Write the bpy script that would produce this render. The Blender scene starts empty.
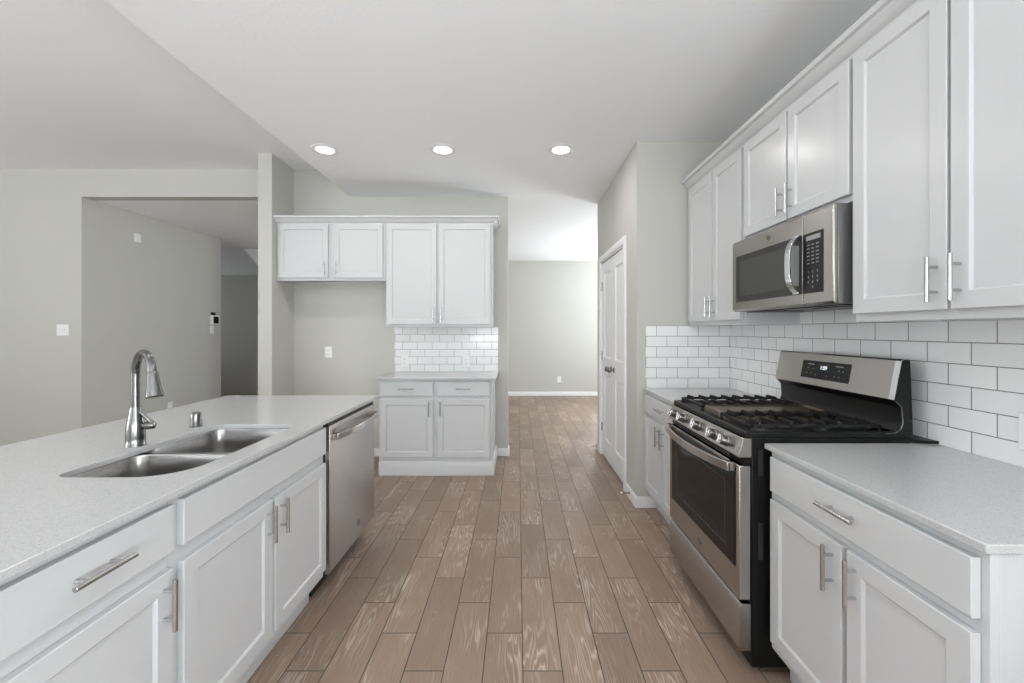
import bpy, bmesh, math, random
from mathutils import Vector, Matrix
random.seed(4)
C = bpy.context.scene.collection
SC = bpy.context.scene
PI = math.pi

# ------------------------------------------------------------------ camera
CAM_H = 1.315
FPX = 413.0
cam_d = bpy.data.cameras.new('camera')
cam = bpy.data.objects.new('camera', cam_d); C.objects.link(cam)
cam.location = (0, 0, CAM_H); cam.rotation_euler = (PI/2, 0, 0)
cam_d.sensor_width = 36; cam_d.lens = FPX*36/1024
cam_d.shift_x = -(518-512)/1024; cam_d.shift_y = -(341.5-330.5)/1024
cam_d.clip_start = .02
SC.camera = cam

# ------------------------------------------------------------------ light and exposure
SC.view_settings.view_transform = 'Standard'; SC.view_settings.look = 'None'
SC.view_settings.gamma = 1; SC.view_settings.use_curve_mapping = False
SC.view_settings.exposure = -0.07
w = bpy.data.worlds.new('world'); SC.world = w; w.use_nodes = True
bg = w.node_tree.nodes['Background']; bg.inputs[0].default_value = (.9, .95, 1, 1); bg.inputs[1].default_value = 1.0
SC.cycles.max_bounces = 14; SC.cycles.diffuse_bounces = 12; SC.cycles.glossy_bounces = 5
SC.cycles.sample_clamp_indirect = 6

def area(name, loc, rot, sx, sy, power, col=(1, 1, 1)):
    d = bpy.data.lights.new(name, 'AREA'); d.shape = 'RECTANGLE'; d.size = sx; d.size_y = sy
    d.energy = power; d.color = col
    o = bpy.data.objects.new(name, d); C.objects.link(o); o.location = loc; o.rotation_euler = rot
    return o
# area lamps as daylight at unseen windows; some added to brighten certain surfaces
T = math.radians(74)            # rear lamps tipped almost straight up to brighten the ceiling
DAY = (.905, .957, 1)
area('daylight_rear_door', (-.2, -3.34, 1.15), (PI/2+T, 0, 0), 2.2, 1.6, 228, DAY)
area('daylight_living_rear', (-4.6, -3.34, 1.5), (PI/2+T, 0, 0), 2.6, 1.2, 100, DAY)
area('fill_living_side', (-7.3, -1.2, 1.2), (PI/2+1.1, 0, -PI/2), 3.0, 1.9, 290, DAY)  # unseen source, placed to brighten the right-hand cabinet fronts
area('fill_nook', (1.44, -1.7, 1.2), (PI/2+.55, 0, PI/2), 1.8, 1.7, 178, DAY)  # made-up nook light, added to brighten the island fronts
area('daylight_far_room', (3.2, 6.6, 1.5), (PI/2+.35, 0, PI/2), 1.6, 1.2, 122, DAY)
area('daylight_far_rear', (2.2, 8.2, 1.45), (-PI/2-.35, 0, 0), 1.0, 1.4, 48, DAY)
area('fill_hall', (-7.3, 7.5, 1.4), (PI/2+.2, 0, -PI/2), 1.4, 1.2, 8.5, DAY)  # added unseen lamp that lifts the dark hall

# ------------------------------------------------------------------ materials
def mat(name, col, rough=.5, metal=0, spec=.5, emit=None, estr=0):
    m = bpy.data.materials.new(name); m.use_nodes = True
    b = m.node_tree.nodes['Principled BSDF']
    b.inputs['Base Color'].default_value = (*col, 1); b.inputs['Roughness'].default_value = rough
    b.inputs['Metallic'].default_value = metal; b.inputs['Specular IOR Level'].default_value = spec
    if emit: b.inputs['Emission Color'].default_value = (*emit, 1); b.inputs['Emission Strength'].default_value = estr
    return m
class N:
    """small node-tree helper"""
    def __init__(s, m): s.t = m.node_tree; s.b = s.t.nodes['Principled BSDF']
    def new(s, k, **kw):
        n = s.t.nodes.new(k)
        for a, v in kw.items(): setattr(n, a, v)
        return n
    def put(s, sock, v):
        if hasattr(v, 'is_linked'): s.t.links.new(v, sock)
        elif v is not None: sock.default_value = v
    def math(s, op, a, b=None, c=None):
        n = s.new('ShaderNodeMath', operation=op)
        for i, v in enumerate((a, b, c)):
            if v is not None: s.put(n.inputs[i], v)
        return n.outputs[0]
    def pos(s):
        n = s.new('ShaderNodeTexCoord'); x = s.new('ShaderNodeSeparateXYZ')
        s.t.links.new(n.outputs['Object'], x.inputs[0]); return x.outputs, n.outputs['Object']
    def xyz(s, a, b, c=0.0):
        n = s.new('ShaderNodeCombineXYZ')
        for i, v in enumerate((a, b, c)): s.put(n.inputs[i], v)
        return n.outputs[0]
    def noise(s, vec, scale=1.0, detail=2, rough=.5):
        n = s.new('ShaderNodeTexNoise'); s.put(n.inputs['Vector'], vec)
        n.inputs['Scale'].default_value = scale; n.inputs['Detail'].default_value = detail; n.inputs['Roughness'].default_value = rough
        return n.outputs[0]
    def ramp(s, f, stops):
        n = s.new('ShaderNodeValToRGB'); e = n.color_ramp.elements
        while len(e) < len(stops): e.new(.5)
        for i, (p, c) in enumerate(stops): e[i].position = p; e[i].color = (*c, 1) if len(c) == 3 else c
        s.put(n.inputs[0], f); return n.outputs[0]
    def mix(s, f, a, b):
        n = s.new('ShaderNodeMix', data_type='RGBA'); s.put(n.inputs[0], f)
        for k, v in ((6, a), (7, b)):
            s.put(n.inputs[k], (*v, 1) if isinstance(v, tuple) and len(v) == 3 else v)
        return n.outputs[2]
    def bump(s, h, strength, dist=.01):
        n = s.new('ShaderNodeBump'); n.inputs['Strength'].default_value = strength; n.inputs['Distance'].default_value = dist
        s.put(n.inputs['Height'], h); s.t.links.new(n.outputs[0], s.b.inputs['Normal'])

WALLC = (.525, .52, .488)
M_wall = mat('wall_paint', WALLC, .75, spec=.25)
n = N(M_wall); p, v = n.pos(); n.bump(n.noise(v, 90, 3), .12, .004)
M_ceil = mat('ceiling_paint', (.885, .90, .915), .85, spec=.2)
n = N(M_ceil); p, v = n.pos(); n.bump(n.noise(v, 60, 3), .15, .005)
M_trim = mat('white_trim_paint', (.78, .785, .79), .4)
M_white = mat('white_cabinet_paint', (.55, .555, .562), .26, spec=.42)
M_inside = mat('pale_cabinet_underside', (.72, .70, .66), .6)

M_floor = mat('wood_look_plank_tile', (.3, .22, .17), .42, spec=.4)
n = N(M_floor); p, v = n.pos()
PW, PL = .153, .6
cx = n.math('DIVIDE', n.math('SUBTRACT', p[0], .0186), PW); col = n.math('FLOOR', cx); fx = n.math('FRACT', cx)
cy = n.math('DIVIDE', n.math('ADD', n.math('SUBTRACT', p[1], 1.595), n.math('MULTIPLY', col, .2)), PL)
row = n.math('FLOOR', cy); fy = n.math('FRACT', cy)
def edge(f, size): return n.math('MULTIPLY', n.math('MINIMUM', f, n.math('SUBTRACT', 1.0, f)), size)
gd = n.math('MINIMUM', edge(fx, PW), edge(fy, PL))
gap = n.math('LESS_THAN', gd, .0022)
wn = n.new('ShaderNodeTexWhiteNoise', noise_dimensions='2D'); n.put(wn.inputs['Vector'], n.xyz(col, row)); rnd = wn.outputs['Value']
sep = n.new('ShaderNodeSeparateColor'); n.t.links.new(wn.outputs['Color'], sep.inputs[0])
ox = n.math('ADD', p[0], n.math('MULTIPLY', rnd, 40.0)); oy = n.math('ADD', p[1], n.math('MULTIPLY', sep.outputs[1], 30.0))
n1 = n.noise(n.xyz(n.math('MULTIPLY', ox, 9.5), n.math('MULTIPLY', oy, .8)), 1, 3, .42)
ring = n.math('ADD', n.math('MULTIPLY', n.math('SINE', n.math('MULTIPLY', n1, 165.0)), .5), .5)
lines = n.math('POWER', ring, 4.0)
patch = n.noise(n.xyz(n.math('MULTIPLY', ox, 5.0), n.math('MULTIPLY', oy, 2.0), 7.0), 1, 2)
patch = n.ramp(patch, [(.46, (.06, .06, .06)), (.64, (1, 1, 1))])
fine = n.noise(n.xyz(n.math('MULTIPLY', ox, 160.0), n.math('MULTIPLY', oy, 9.0)), 1, 3, .6)
blotch = n.noise(n.xyz(n.math('MULTIPLY', ox, 9.0), n.math('MULTIPLY', oy, 2.5), 3.0), 1, 3)
base = n.mix(blotch, (.238, .167, .122), (.345, .252, .191))
base = n.mix(n.math('MULTIPLY', n.math('MULTIPLY', lines, patch), .85), base, (.60, .505, .43))
base = n.mix(n.math('MULTIPLY', fine, .72), base, (.155, .110, .083))
hs = n.new('ShaderNodeHueSaturation'); n.put(hs.inputs['Color'], base)
n.put(hs.inputs['Value'], n.math('ADD', n.math('MULTIPLY', rnd, .30), .92))
n.put(n.b.inputs['Base Color'], n.mix(n.math('MULTIPLY', gap, 1.0), hs.outputs[0], (.065, .042, .030)))
n.bump(n.math('ADD', n.math('MULTIPLY', n.math('MINIMUM', gd, .002), 400.0), n.math('MULTIPLY', fine, .25)), .25, .002)

M_quartz = mat('speckled_quartz', (.8, .8, .8), .16, spec=.5)
n = N(M_quartz); p, v = n.pos()
s1 = n.ramp(n.noise(v, 330, 2, .6), [(.30, (.35, .345, .34)), (.42, (.485, .485, .485)), (.66, (.505, .505, .505)), (.74, (.65, .65, .65))])
s2 = n.ramp(n.noise(v, 1100, 1), [(.30, (.75, .74, .73)), (.42, (1, 1, 1))])
mx = n.new('ShaderNodeMix', data_type='RGBA', blend_type='MULTIPLY'); mx.inputs[0].default_value = .6
n.t.links.new(s1, mx.inputs[6]); n.t.links.new(s2, mx.inputs[7]); n.t.links.new(mx.outputs[2], n.b.inputs['Base Color'])

def tile_mat(name, axis, o_full, z_top, grout):
    m = mat(name, (.8, .8, .8), .12, spec=.5); n = N(m); p, v = n.pos()
    TW, TH = .155, .0775
    r = n.math('DIVIDE', n.math('SUBTRACT', z_top, p[2]), TH); ri = n.math('FLOOR', r); fr = n.math('FRACT', r)
    odd = n.math('FLOORED_MODULO', ri, 2.0)
    c = n.math('ADD', n.math('DIVIDE', n.math('SUBTRACT', p[axis], o_full), TW), n.math('MULTIPLY', odd, .5))
    ci = n.math('FLOOR', c); fc = n.math('FRACT', c)
    def ed(f, s): return n.math('MULTIPLY', n.math('MINIMUM', f, n.math('SUBTRACT', 1.0, f)), s)
    d = n.math('MINIMUM', ed(fc, TW), ed(fr, TH))
    g = n.math('LESS_THAN', d, .0016)
    wn = n.new('ShaderNodeTexWhiteNoise', noise_dimensions='2D'); n.put(wn.inputs['Vector'], n.xyz(ci, ri))
    tone = n.math('ADD', n.math('MULTIPLY', wn.outputs['Value'], .05), .79)
    cc = n.new('ShaderNodeCombineColor')
    for i in range(3): n.put(cc.inputs[i], tone)
    n.put(n.b.inputs['Base Color'], n.mix(g, cc.outputs[0], grout))
    n.put(n.b.inputs['Roughness'], n.math('ADD', n.math('MULTIPLY', g, .6), .12))
    h = n.math('ADD', n.math('MULTIPLY', n.math('MINIMUM', d, .005), 200.0), n.math('MULTIPLY', n.noise(v, 9, 1), .6))
    n.bump(h, .35, .002)
    return m
M_tileR = tile_mat('white_subway_tile_side', 1, 3.064, 1.35, (.16, .16, .155))
M_tileE = tile_mat('white_subway_tile_end', 0, 1.3375, 1.35, (.16, .16, .155))
M_tileB = tile_mat('white_subway_tile_rear', 0, -1.209, 1.35, (.2, .2, .195))

def brushed(name, col, rough, grain, aniso=0.0, tangent=None, gv=.03):
    m = mat(name, col, rough, 1.0); n = N(m); p, v = n.pos()
    f = n.noise(n.xyz(*[n.math('MULTIPLY', p[i], grain[i]) for i in range(3)]), 1, 2)
    n.put(n.b.inputs['Roughness'], n.math('ADD', n.math('MULTIPLY', f, .03), rough-.015))
    c = n.mix(f, tuple(x*(1+gv) for x in col), tuple(x*(1-gv) for x in col)); n.put(n.b.inputs['Base Color'], c)
    if tangent:
        n.b.inputs['Anisotropic'].default_value = aniso; n.put(n.b.inputs['Tangent'], n.xyz(*tangent))
    return m
M_steel = brushed('brushed_stainless', (.45, .425, .405), .26, (240, 2, 240), .85, (0.0, 0.0, 1.0))     # grain along Y
M_sink = brushed('satin_sink_steel', (.36, .35, .345), .26, (9, 9, 200))
M_nickel = brushed('satin_nickel', (.20, .197, .193), .24, (200, 200, 40))
M_pull = mat('satin_steel_pull', (.55, .55, .55), .27, 1)
M_grip = mat('grey_grip', (.16, .16, .155), .4)
M_chrome = mat('polished_chrome', (.72, .72, .72), .1, 1)
M_dknickel = mat('dark_satin_nickel', (.33, .32, .31), .25, 1)
M_black = mat('black_enamel', (.008, .008, .008), .3, spec=.22)
M_iron = mat('cast_iron', (.010, .010, .010), .5, spec=.3)
n = N(M_iron); p, v = n.pos(); n.bump(n.noise(v, 500, 2), .25, .001)
M_glass = mat('black_oven_glass', (.010, .009, .009), .07, spec=.2)
M_glass2 = mat('smoked_microwave_glass', (.035, .035, .035), .10, spec=.4)
M_mesh = mat('dark_window_mesh', (.06, .06, .058), .18, spec=.4)
M_panel = mat('black_control_panel', (.014, .014, .0145), .2, spec=.25)
M_dgrey = mat('dark_grey_steel_side', (.22, .22, .22), .32, .8)
M_griddle = brushed('brown_griddle', (.27, .22, .185), .40, (60, 300, 60))  # brushed metal with a brown base colour
M_mark = mat('grey_key_marks', (.26, .26, .26), .5)
M_digit = mat('lit_white_digits', (.8, .85, .9), .5, emit=(.85, .95, 1), estr=1.0)
M_plate = mat('white_plastic', (.83, .83, .82), .35)
M_slot = mat('dark_slot', (.05, .05, .05), .6)
M_lens = mat('lit_lamp_lens', (1, 1, 1), .5, emit=(1, .98, .95), estr=4.5)
M_rubber = mat('white_rubber', (.8, .8, .78), .6)
M_pane = mat('window_pane', (1, 1, 1), 0, spec=.5)
M_pane.node_tree.nodes['Principled BSDF'].inputs['Transmission Weight'].default_value = 1
M_darkgap = mat('dark_cavity', (.02, .018, .016), .8)

# ------------------------------------------------------------------ mesh builder
class MB:
    def __init__(s): s.v = []; s.f = []
    def add(s, vs, fs):
        o = len(s.v); s.v += [tuple(x) for x in vs]; s.f += [tuple(i+o for i in f) for f in fs]; return s
    def box(s, x0, x1, y0, y1, z0, z1):
        x0, x1 = sorted((x0, x1)); y0, y1 = sorted((y0, y1)); z0, z1 = sorted((z0, z1))
        return s.add([(x0,y0,z0),(x1,y0,z0),(x1,y1,z0),(x0,y1,z0),(x0,y0,z1),(x1,y0,z1),(x1,y1,z1),(x0,y1,z1)],
                     [(3,2,1,0),(4,5,6,7),(0,1,5,4),(1,2,6,5),(2,3,7,6),(3,0,4,7)])
    def rings(s, rings, cap=True, close=True):
        k = len(rings[0]); o = len(s.v)
        for r in rings: s.v += [tuple(p) for p in r]
        for i in range(len(rings)-1):
            for j in range(k if close else k-1):
                a = o+i*k+j; b = o+i*k+(j+1) % k
                s.f.append((a, b, b+k, a+k))
        if cap:
            s.f.append(tuple(o+j for j in reversed(range(k)))); s.f.append(tuple(o+(len(rings)-1)*k+j for j in range(k)))
        return s
    def tube(s, pts, r, n=12, cap=True):
        pts = [Vector(p) for p in pts]; rs = r if isinstance(r, (list, tuple)) else [r]*len(pts)
        t0 = (pts[1]-pts[0]).normalized(); up = Vector((0, 0, 1)) if abs(t0.z) < .9 else Vector((1, 0, 0))
        a = t0.cross(up).normalized(); R = []
        for i, p in enumerate(pts):
            t = (pts[min(i+1, len(pts)-1)]-pts[max(i-1, 0)]).normalized()
            a = (a - t*a.dot(t)).normalized(); b = t.cross(a)
            R.append([p+(a*math.cos(q)+b*math.sin(q))*rs[i] for q in [2*PI*j/n for j in range(n)]])
        return s.rings(R, cap)
    def lathe(s, o, axis, prof, n=24):
        """prof: (distance along axis, radius)"""
        ax = Vector(axis).normalized(); up = Vector((0, 0, 1)) if abs(ax.z) < .9 else Vector((1, 0, 0))
        a = ax.cross(up).normalized(); b = ax.cross(a); o = Vector(o)
        return s.rings([[o+ax*d+(a*math.cos(q)+b*math.sin(q))*r for q in [2*PI*j/n for j in range(n)]] for d, r in prof])
    def prism(s, poly, mapf, t0, t1):
        """extrude a 2D polygon"""
        k = len(poly)
        return s.add([mapf(a, b, t0) for a, b in poly]+[mapf(a, b, t1) for a, b in poly],
                     [tuple(reversed(range(k))), tuple(range(k, 2*k))]+[(j, (j+1) % k, k+(j+1) % k, k+j) for j in range(k)])
    def merge(s, o): return s.add(o.v, o.f)

def link_mesh(name, mb, m, bevel=0, smooth=True):
    me = bpy.data.meshes.new(name); me.from_pydata(mb.v, [], mb.f)
    bm = bmesh.new(); bm.from_mesh(me); bmesh.ops.recalc_face_normals(bm, faces=bm.faces); bm.to_mesh(me); bm.free()
    me.materials.append(m)
    if smooth: me.shade_smooth(); me.set_sharp_from_angle(angle=math.radians(35))
    o = bpy.data.objects.new(name, me); C.objects.link(o)
    if bevel:
        b = o.modifiers.new('bevel', 'BEVEL'); b.width = bevel; b.segments = 2; b.limit_method = 'ANGLE'; b.angle_limit = math.radians(50)
    return o
def rebase(o, L):
    L = Vector(L); o.data.transform(Matrix.Translation(-L)); 
def struct(name, mb, m, bevel=0, parent=None):
    o = link_mesh(name, mb, m, bevel)
    if parent is not None: o.parent = parent; rebase(o, parent['_L'])
    else: o['kind'] = 'structure'
    return o
def thing(name, label, cat, loc=(0, 0, 0), group=None, kind=None):
    o = bpy.data.objects.new(name, None); C.objects.link(o); o.location = loc; o.empty_display_size = .05
    if kind: o['kind'] = kind
    o['label'] = label; o['category'] = cat
    if group: o['group'] = group
    o['_L'] = loc
    return o
def part(name, mb, m, t, bevel=0, label=None):
    """mesh in world coordinates, parented to a thing or a part"""
    L = t['_L']; o = link_mesh(name, mb, m, bevel); rebase(o, L); o.parent = t; o['_L'] = L
    if label: o['label'] = label
    return o
def print_on(o, mb, m):
    """printed marks, merged into the part they are printed on"""
    L = Vector(o['_L']); me = o.data; me.materials.append(m)
    bm = bmesh.new(); bm.from_mesh(me); vs = [bm.verts.new(Vector(q)-L) for q in mb.v]
    for f in mb.f:
        try: bm.faces.new([vs[i] for i in f]).material_index = 1
        except ValueError: pass
    bm.to_mesh(me); bm.free()
def single(name, mb, m, label, cat, bevel=0, group=None):
    o = link_mesh(name, mb, m, bevel)
    vs = mb.v; L = ((min(q[0] for q in vs)+max(q[0] for q in vs))/2, (min(q[1] for q in vs)+max(q[1] for q in vs))/2, min(q[2] for q in vs))
    if m not in (M_tileR, M_tileE, M_tileB): rebase(o, L); o.location = L
    o['label'] = label; o['category'] = cat
    if group: o['group'] = group
    return o
def text_mb(body, size, mapf, depth=.0006):
    """letters as flat raised mesh; mapf(a, b, d) places them"""
    cu = bpy.data.curves.new('letters', 'FONT'); cu.body = body; cu.size = size; cu.align_x = 'CENTER'; cu.align_y = 'CENTER'; cu.extrude = depth
    o = bpy.data.objects.new('letters', cu); C.objects.link(o)
    me = bpy.data.meshes.new_from_object(o.evaluated_get(bpy.context.evaluated_depsgraph_get()))
    mb = MB(); mb.add([mapf(q.co.x, q.co.y, q.co.z+depth) for q in me.vertices], [tuple(f.vertices) for f in me.polygons])
    bpy.data.objects.remove(o); bpy.data.curves.remove(cu); bpy.data.meshes.remove(me)
    return mb

# ------------------------------------------------------------------ room shell
YB = 4.33                       # face of the kitchen's back wall
ZK, ZL = 2.72, 3.005            # kitchen and living room ceilings
XR = 1.585                      # right wall
struct('floor', MB().box(-7.6, 3.6, -3.6, 10.7, -.1, 0), M_floor)
struct('ceiling', MB().box(-1.735, 1.7, -3.5, YB+.12, ZK, ZK+.1).box(-2.4, 3.5, YB+.12, 8.45, ZK, ZK+.1), M_ceil)
struct('ceiling_living', MB().box(-7.5, -1.735, -3.5, YB+.12, ZL, ZL+.1), M_ceil)
struct('ceiling_soffit', MB().box(-1.76, -1.735, -3.5, YB-.002, ZK, ZL), M_ceil)
struct('ceiling_hall', MB().box(-7.5, -2.41, YB+.12, 10.6, ZK, ZK+.1), M_ceil)
struct('wall_right', MB().box(XR, XR+.12, -3.5, -2.65, 0, ZK).box(XR, XR+.12, -.75, 3.072, 0, ZK).box(XR, XR+.12, -2.65, -.75, 0, .3).box(XR, XR+.12, -2.65, -.75, 2.2, ZK), M_wall)
mb = MB().box(-2.35, -1.762, YB, YB+.12, 0, ZL).box(-1.762, -.105, YB, YB+.12, 0, ZK)
struct('wall_back', mb, M_wall)
struct('wall_alcove', MB().box(-2.483, -2.35, 3.944, 4.7, 0, ZL).box(-2.483, -2.35, 6.4, 10.6, 0, ZL).box(-2.483, -2.35, 4.7, 6.4, 2.45, ZL), M_wall)  # unseen opening added so far-room light reaches the hall wall
struct('wall_left', MB().box(-7.5, -4.576, YB, YB+.12, 0, ZL).box(-4.576, -2.483, YB, YB+.12, ZK-.004, ZL), M_wall)
struct('wall_hall', MB().box(-4.70, -4.576, YB+.12, 6.363, 0, ZK), M_wall)
struct('wall_hall_end', MB().box(-7.5, -2.483, 8.5, 8.6, 0, ZK), M_wall)
struct('ceiling_hall_slope', MB().prism([(7.19, ZK-.001), (8.499, 2.457), (8.499, ZK-.001)], lambda a, b_, u: (u, a, b_), -7.5, -2.484), M_ceil)
struct('wall_stair', MB().prism([(-4.73, ZK), (-4.40, 2.33), (-2.9, .55), (-2.49, .55), (-2.49, ZK)], lambda a, b, t: (a, t, b), 7.12, 7.179), M_ceil)  # ceiling white makes this wall piece look lit
# pantry block with an opening for the double door
DY0, DY1, DZ = 3.42, 4.40, 2.035
mb = MB().box(.883, XR, 3.072, 3.19, 0, ZK)
struct('wall_pantry_end', mb, M_wall)
mb = MB().box(.883, .995, 3.19, DY0, 0, ZK).box(.883, .995, DY1, 4.587, 0, ZK).box(.883, .995, DY0, DY1, DZ, ZK).box(.995, 3.5, 4.487, 4.587, 0, ZK)
struct('wall_pantry_side', mb, M_wall)
struct('wall_far_right', MB().box(3.40, 3.5, 4.587, 5.7, 0, ZK).box(3.40, 3.5, 7.5, 8.33, 0, ZK).box(3.40, 3.5, 5.7, 7.5, 0, .75).box(3.40, 3.5, 5.7, 7.5, 2.25, ZK), M_wall)
# walls behind and left of the camera, with windows
def wall_y(name, y0, y1, x0, x1, z1, holes):
    mb = MB(); xs = x0
    for a, b, lo, hi in holes:
        mb.box(xs, a, y0, y1, 0, z1)
        if lo > 0: mb.box(a, b, y0, y1, 0, lo)
        mb.box(a, b, y0, y1, hi, z1); xs = b
    mb.box(xs, x1, y0, y1, 0, z1); struct(name, mb, M_wall)
wall_y('wall_far', 8.33, 8.43, -2.35, 3.5, ZK, [(1.66, 2.74, .65, 2.2)])
wall_y('wall_rear', -3.6, -3.5, -7.5, 1.7, ZL, [(-5.95, -3.25, .8, 2.3), (-1.35, .95, .03, 2.2)])
mb = MB().box(-7.6, -7.5, -3.6, -2.8, 0, ZL).box(-7.6, -7.5, .4, 6.8, 0, ZL).box(-7.6, -7.5, -2.8, .4, 0, .1).box(-7.6, -7.5, -2.8, .4, 2.3, ZL).box(-7.6, -7.5, 6.8, 8.2, 0, .7).box(-7.6, -7.5, 6.8, 8.2, 2.1, ZL).box(-7.6, -7.5, 8.2, 10.6, 0, ZL)
struct('wall_living_side', mb, M_wall)
def window(name, axis, c0, a0, a1, z0, z1, nx):
    def bx(mb, u0, u1, d0, d1, zz0, zz1):
        return mb.box(u0, u1, c0+d0, c0+d1, zz0, zz1) if axis == 'y' else mb.box(c0+d0, c0+d1, u0, u1, zz0, zz1)
    f = MB(); t = .05
    bx(f, a0, a1, .02, .08, z0, z0+t); bx(f, a0, a1, .02, .08, z1-t, z1)
    for i in range(nx+1):
        u = a0+(a1-a0-t)*i/nx; bx(f, u, u+t, .02, .08, z0+t, z1-t)
    o = struct(name, f, M_trim); o['_L'] = (0, 0, 0)
    struct('window_pane', bx(MB(), a0+.03, a1-.03, .045, .052, z0+.03, z1-.03), M_pane, parent=o)
window('window_1', 'y', -3.6, -5.95, -3.25, .8, 2.3, 3)
window('window_2', 'y', -3.6, -1.35, .95, .03, 2.2, 2)
window('window_3', 'x', -7.6, -2.8, .4, .1, 2.3, 3)  # unseen; moved and made tall to light the right-hand fronts
window('window_7', 'y', 8.34, 1.66, 2.74, .65, 2.2, 2)
window('added_window_hall', 'x', -7.6, 6.8, 8.2, .7, 2.1, 2)  # made-up window around the added hall lamp
window('added_window_nook', 'x', XR+.01, -2.65, -.75, .3, 2.2, 2)  # made-up window around the added nook lamp
window('window_4', 'x', 3.40, 5.7, 7.5, .75, 2.25, 2)

# baseboards: stepped profile swept with mitres
def sweep(path, prof, mb=None):
    """path: 2D points walked with the outward side on the RIGHT; prof: (outward, z)"""
    mb = mb or MB(); P = [Vector(p) for p in path]; R = []
    for i, p in enumerate(P):
        d0 = (P[i]-P[i-1]).normalized() if i else None; d1 = (P[i+1]-P[i]).normalized() if i < len(P)-1 else None
        n0 = Vector((d0.y, -d0.x)) if d0 else None; n1 = Vector((d1.y, -d1.x)) if d1 else None
        m_ = n0 or n1
        if n0 and n1: m_ = (n0+n1)/(1+n0.dot(n1))
        R.append([(p.x+m_.x*o, p.y+m_.y*o, z) for o, z in prof])
    return mb.rings(R)
BASE = [(.0005, .001), (.014, .001), (.014, .062), (.010, .075), (.006, .082), (.0005, .082)]
def baseboard(name, path): return struct(name, sweep(path, BASE), M_trim)
baseboard('baseboard_back', [(-.222, YB), (-.105, YB), (-.105, YB+.12)])
baseboard('baseboard_alcove', [(-2.35, 4.0), (-2.35, YB), (-1.275, YB)])
baseboard('baseboard_far', [(-2.3, 8.33), (3.35, 8.33)])
baseboard('baseboard_pantry_near', [(.883, DY0-.06), (.883, 3.072), (1.03, 3.072)])
baseboard('baseboard_pantry_far', [(1.2, 4.587), (.883, 4.587), (.883, DY1+.06)])
baseboard('baseboard_left', [(-7.4, YB), (-4.576, YB), (-4.576, 6.363), (-4.7, 6.363)])

# pantry double door and its casing
def casing(mb, y0, y1, z1, x, wd=.057):
    prof = [(0, 0), (0, .010), (.010, .016), (.045, .018), (wd, .012), (wd, 0)]
    R = []
    for (yy, zz, sy, sz) in ((y0, 0.001, -1, 0), (y0, z1, -1, 1), (y1, z1, 1, 1), (y1, 0.001, 1, 0)):
        R.append([(x-o, yy+sy*a, zz+sz*a) for a, o in prof])
    return mb.rings(R)
struct('trim_1', casing(MB(), DY0, DY1, DZ, .883), M_trim)
jm = MB().box(.883, .985, DY0, DY0+.012, .001, DZ).box(.883, .985, DY1-.012, DY1, .001, DZ).box(.883, .985, DY0+.012, DY1-.012, DZ-.012, DZ)
struct('trim_2', jm, M_trim)
def rect_rings(mapf, u0, u1, z0, z1, steps):
    return [[mapf(u0+i, z0+i, w_), mapf(u1-i, z0+i, w_), mapf(u1-i, z1-i, w_), mapf(u0+i, z1-i, w_)] for i, w_ in steps]
YM = (DY0+DY1)/2
for k, (a, b) in enumerate(((DY0+.014, YM-.0015), (YM+.0015, DY1-.014))):
    mp = lambda y, z, w_: (.897-w_, y, z)
    z0, z1 = .012, DZ-.016
    st = .095; pans = [(.20, .86), (1.035, z1-.115)]
    mb = MB()
    # stile and rail grid with two sunk raised panels
    mb.rings([[mp(a, z0, q), mp(b, z0, q), mp(b, z1, q), mp(a, z1, q)] for q in (-.034, 0)], cap=False)
    mb.add([mp(a, z0, -.034), mp(b, z0, -.034), mp(b, z1, -.034), mp(a, z1, -.034)], [(0, 1, 2, 3)])
    zs = [z0, pans[0][0], pans[0][1], pans[1][0], pans[1][1], z1]
    ys = [a, a+st, b-st, b]
    for i in range(5):
        for j in range(3):
            if j == 1 and i in (1, 3): continue
            mb.add([mp(ys[j], zs[i], 0), mp(ys[j+1], zs[i], 0), mp(ys[j+1], zs[i+1], 0), mp(ys[j], zs[i+1], 0)], [(0, 1, 2, 3)])
    for q0, q1 in pans:
        mb.rings(rect_rings(mp, ys[1], ys[2], q0, q1, [(0, 0), (.012, -.010), (.024, -.010), (.045, -.003)]), cap=False)
        r = .045; mb.add([mp(ys[1]+r, q0+r, -.003), mp(ys[2]-r, q0+r, -.003), mp(ys[2]-r, q1-r, -.003), mp(ys[1]+r, q1-r, -.003)], [(0, 1, 2, 3)])
    o = struct('door_%d' % (k+1), mb, M_trim); o['_L'] = (0, 0, 0)
    o['label'] = ('right-hand leaf of the white double pantry door, nearer the stove' if k == 0 else 'left-hand leaf of the white double pantry door, nearer the far room')
    yk = YM+(-.055 if k == 0 else .055)
    kb = MB().lathe((.897, yk, .945), (-1, 0, 0), [(0, .026), (.006, .026), (.009, .012), (.028, .010), (.032, .02), (.042, .027), (.054, .026), (.062, .017), (.064, .003)], 20)
    struct('door_knob', kb, M_dknickel, parent=o)
    yh = DY0+.012 if k == 0 else DY1-.012
    for zh in (.30, 1.05, 1.78):
        h = MB().lathe((.890, yh, zh-.045), (0, 0, 1), [(0, .006), (.09, .006)], 10).box(.8955, .8985, yh-.012, yh+.012, zh-.04, zh+.04)
        struct('hinge', h, M_pull, parent=o)

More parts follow.
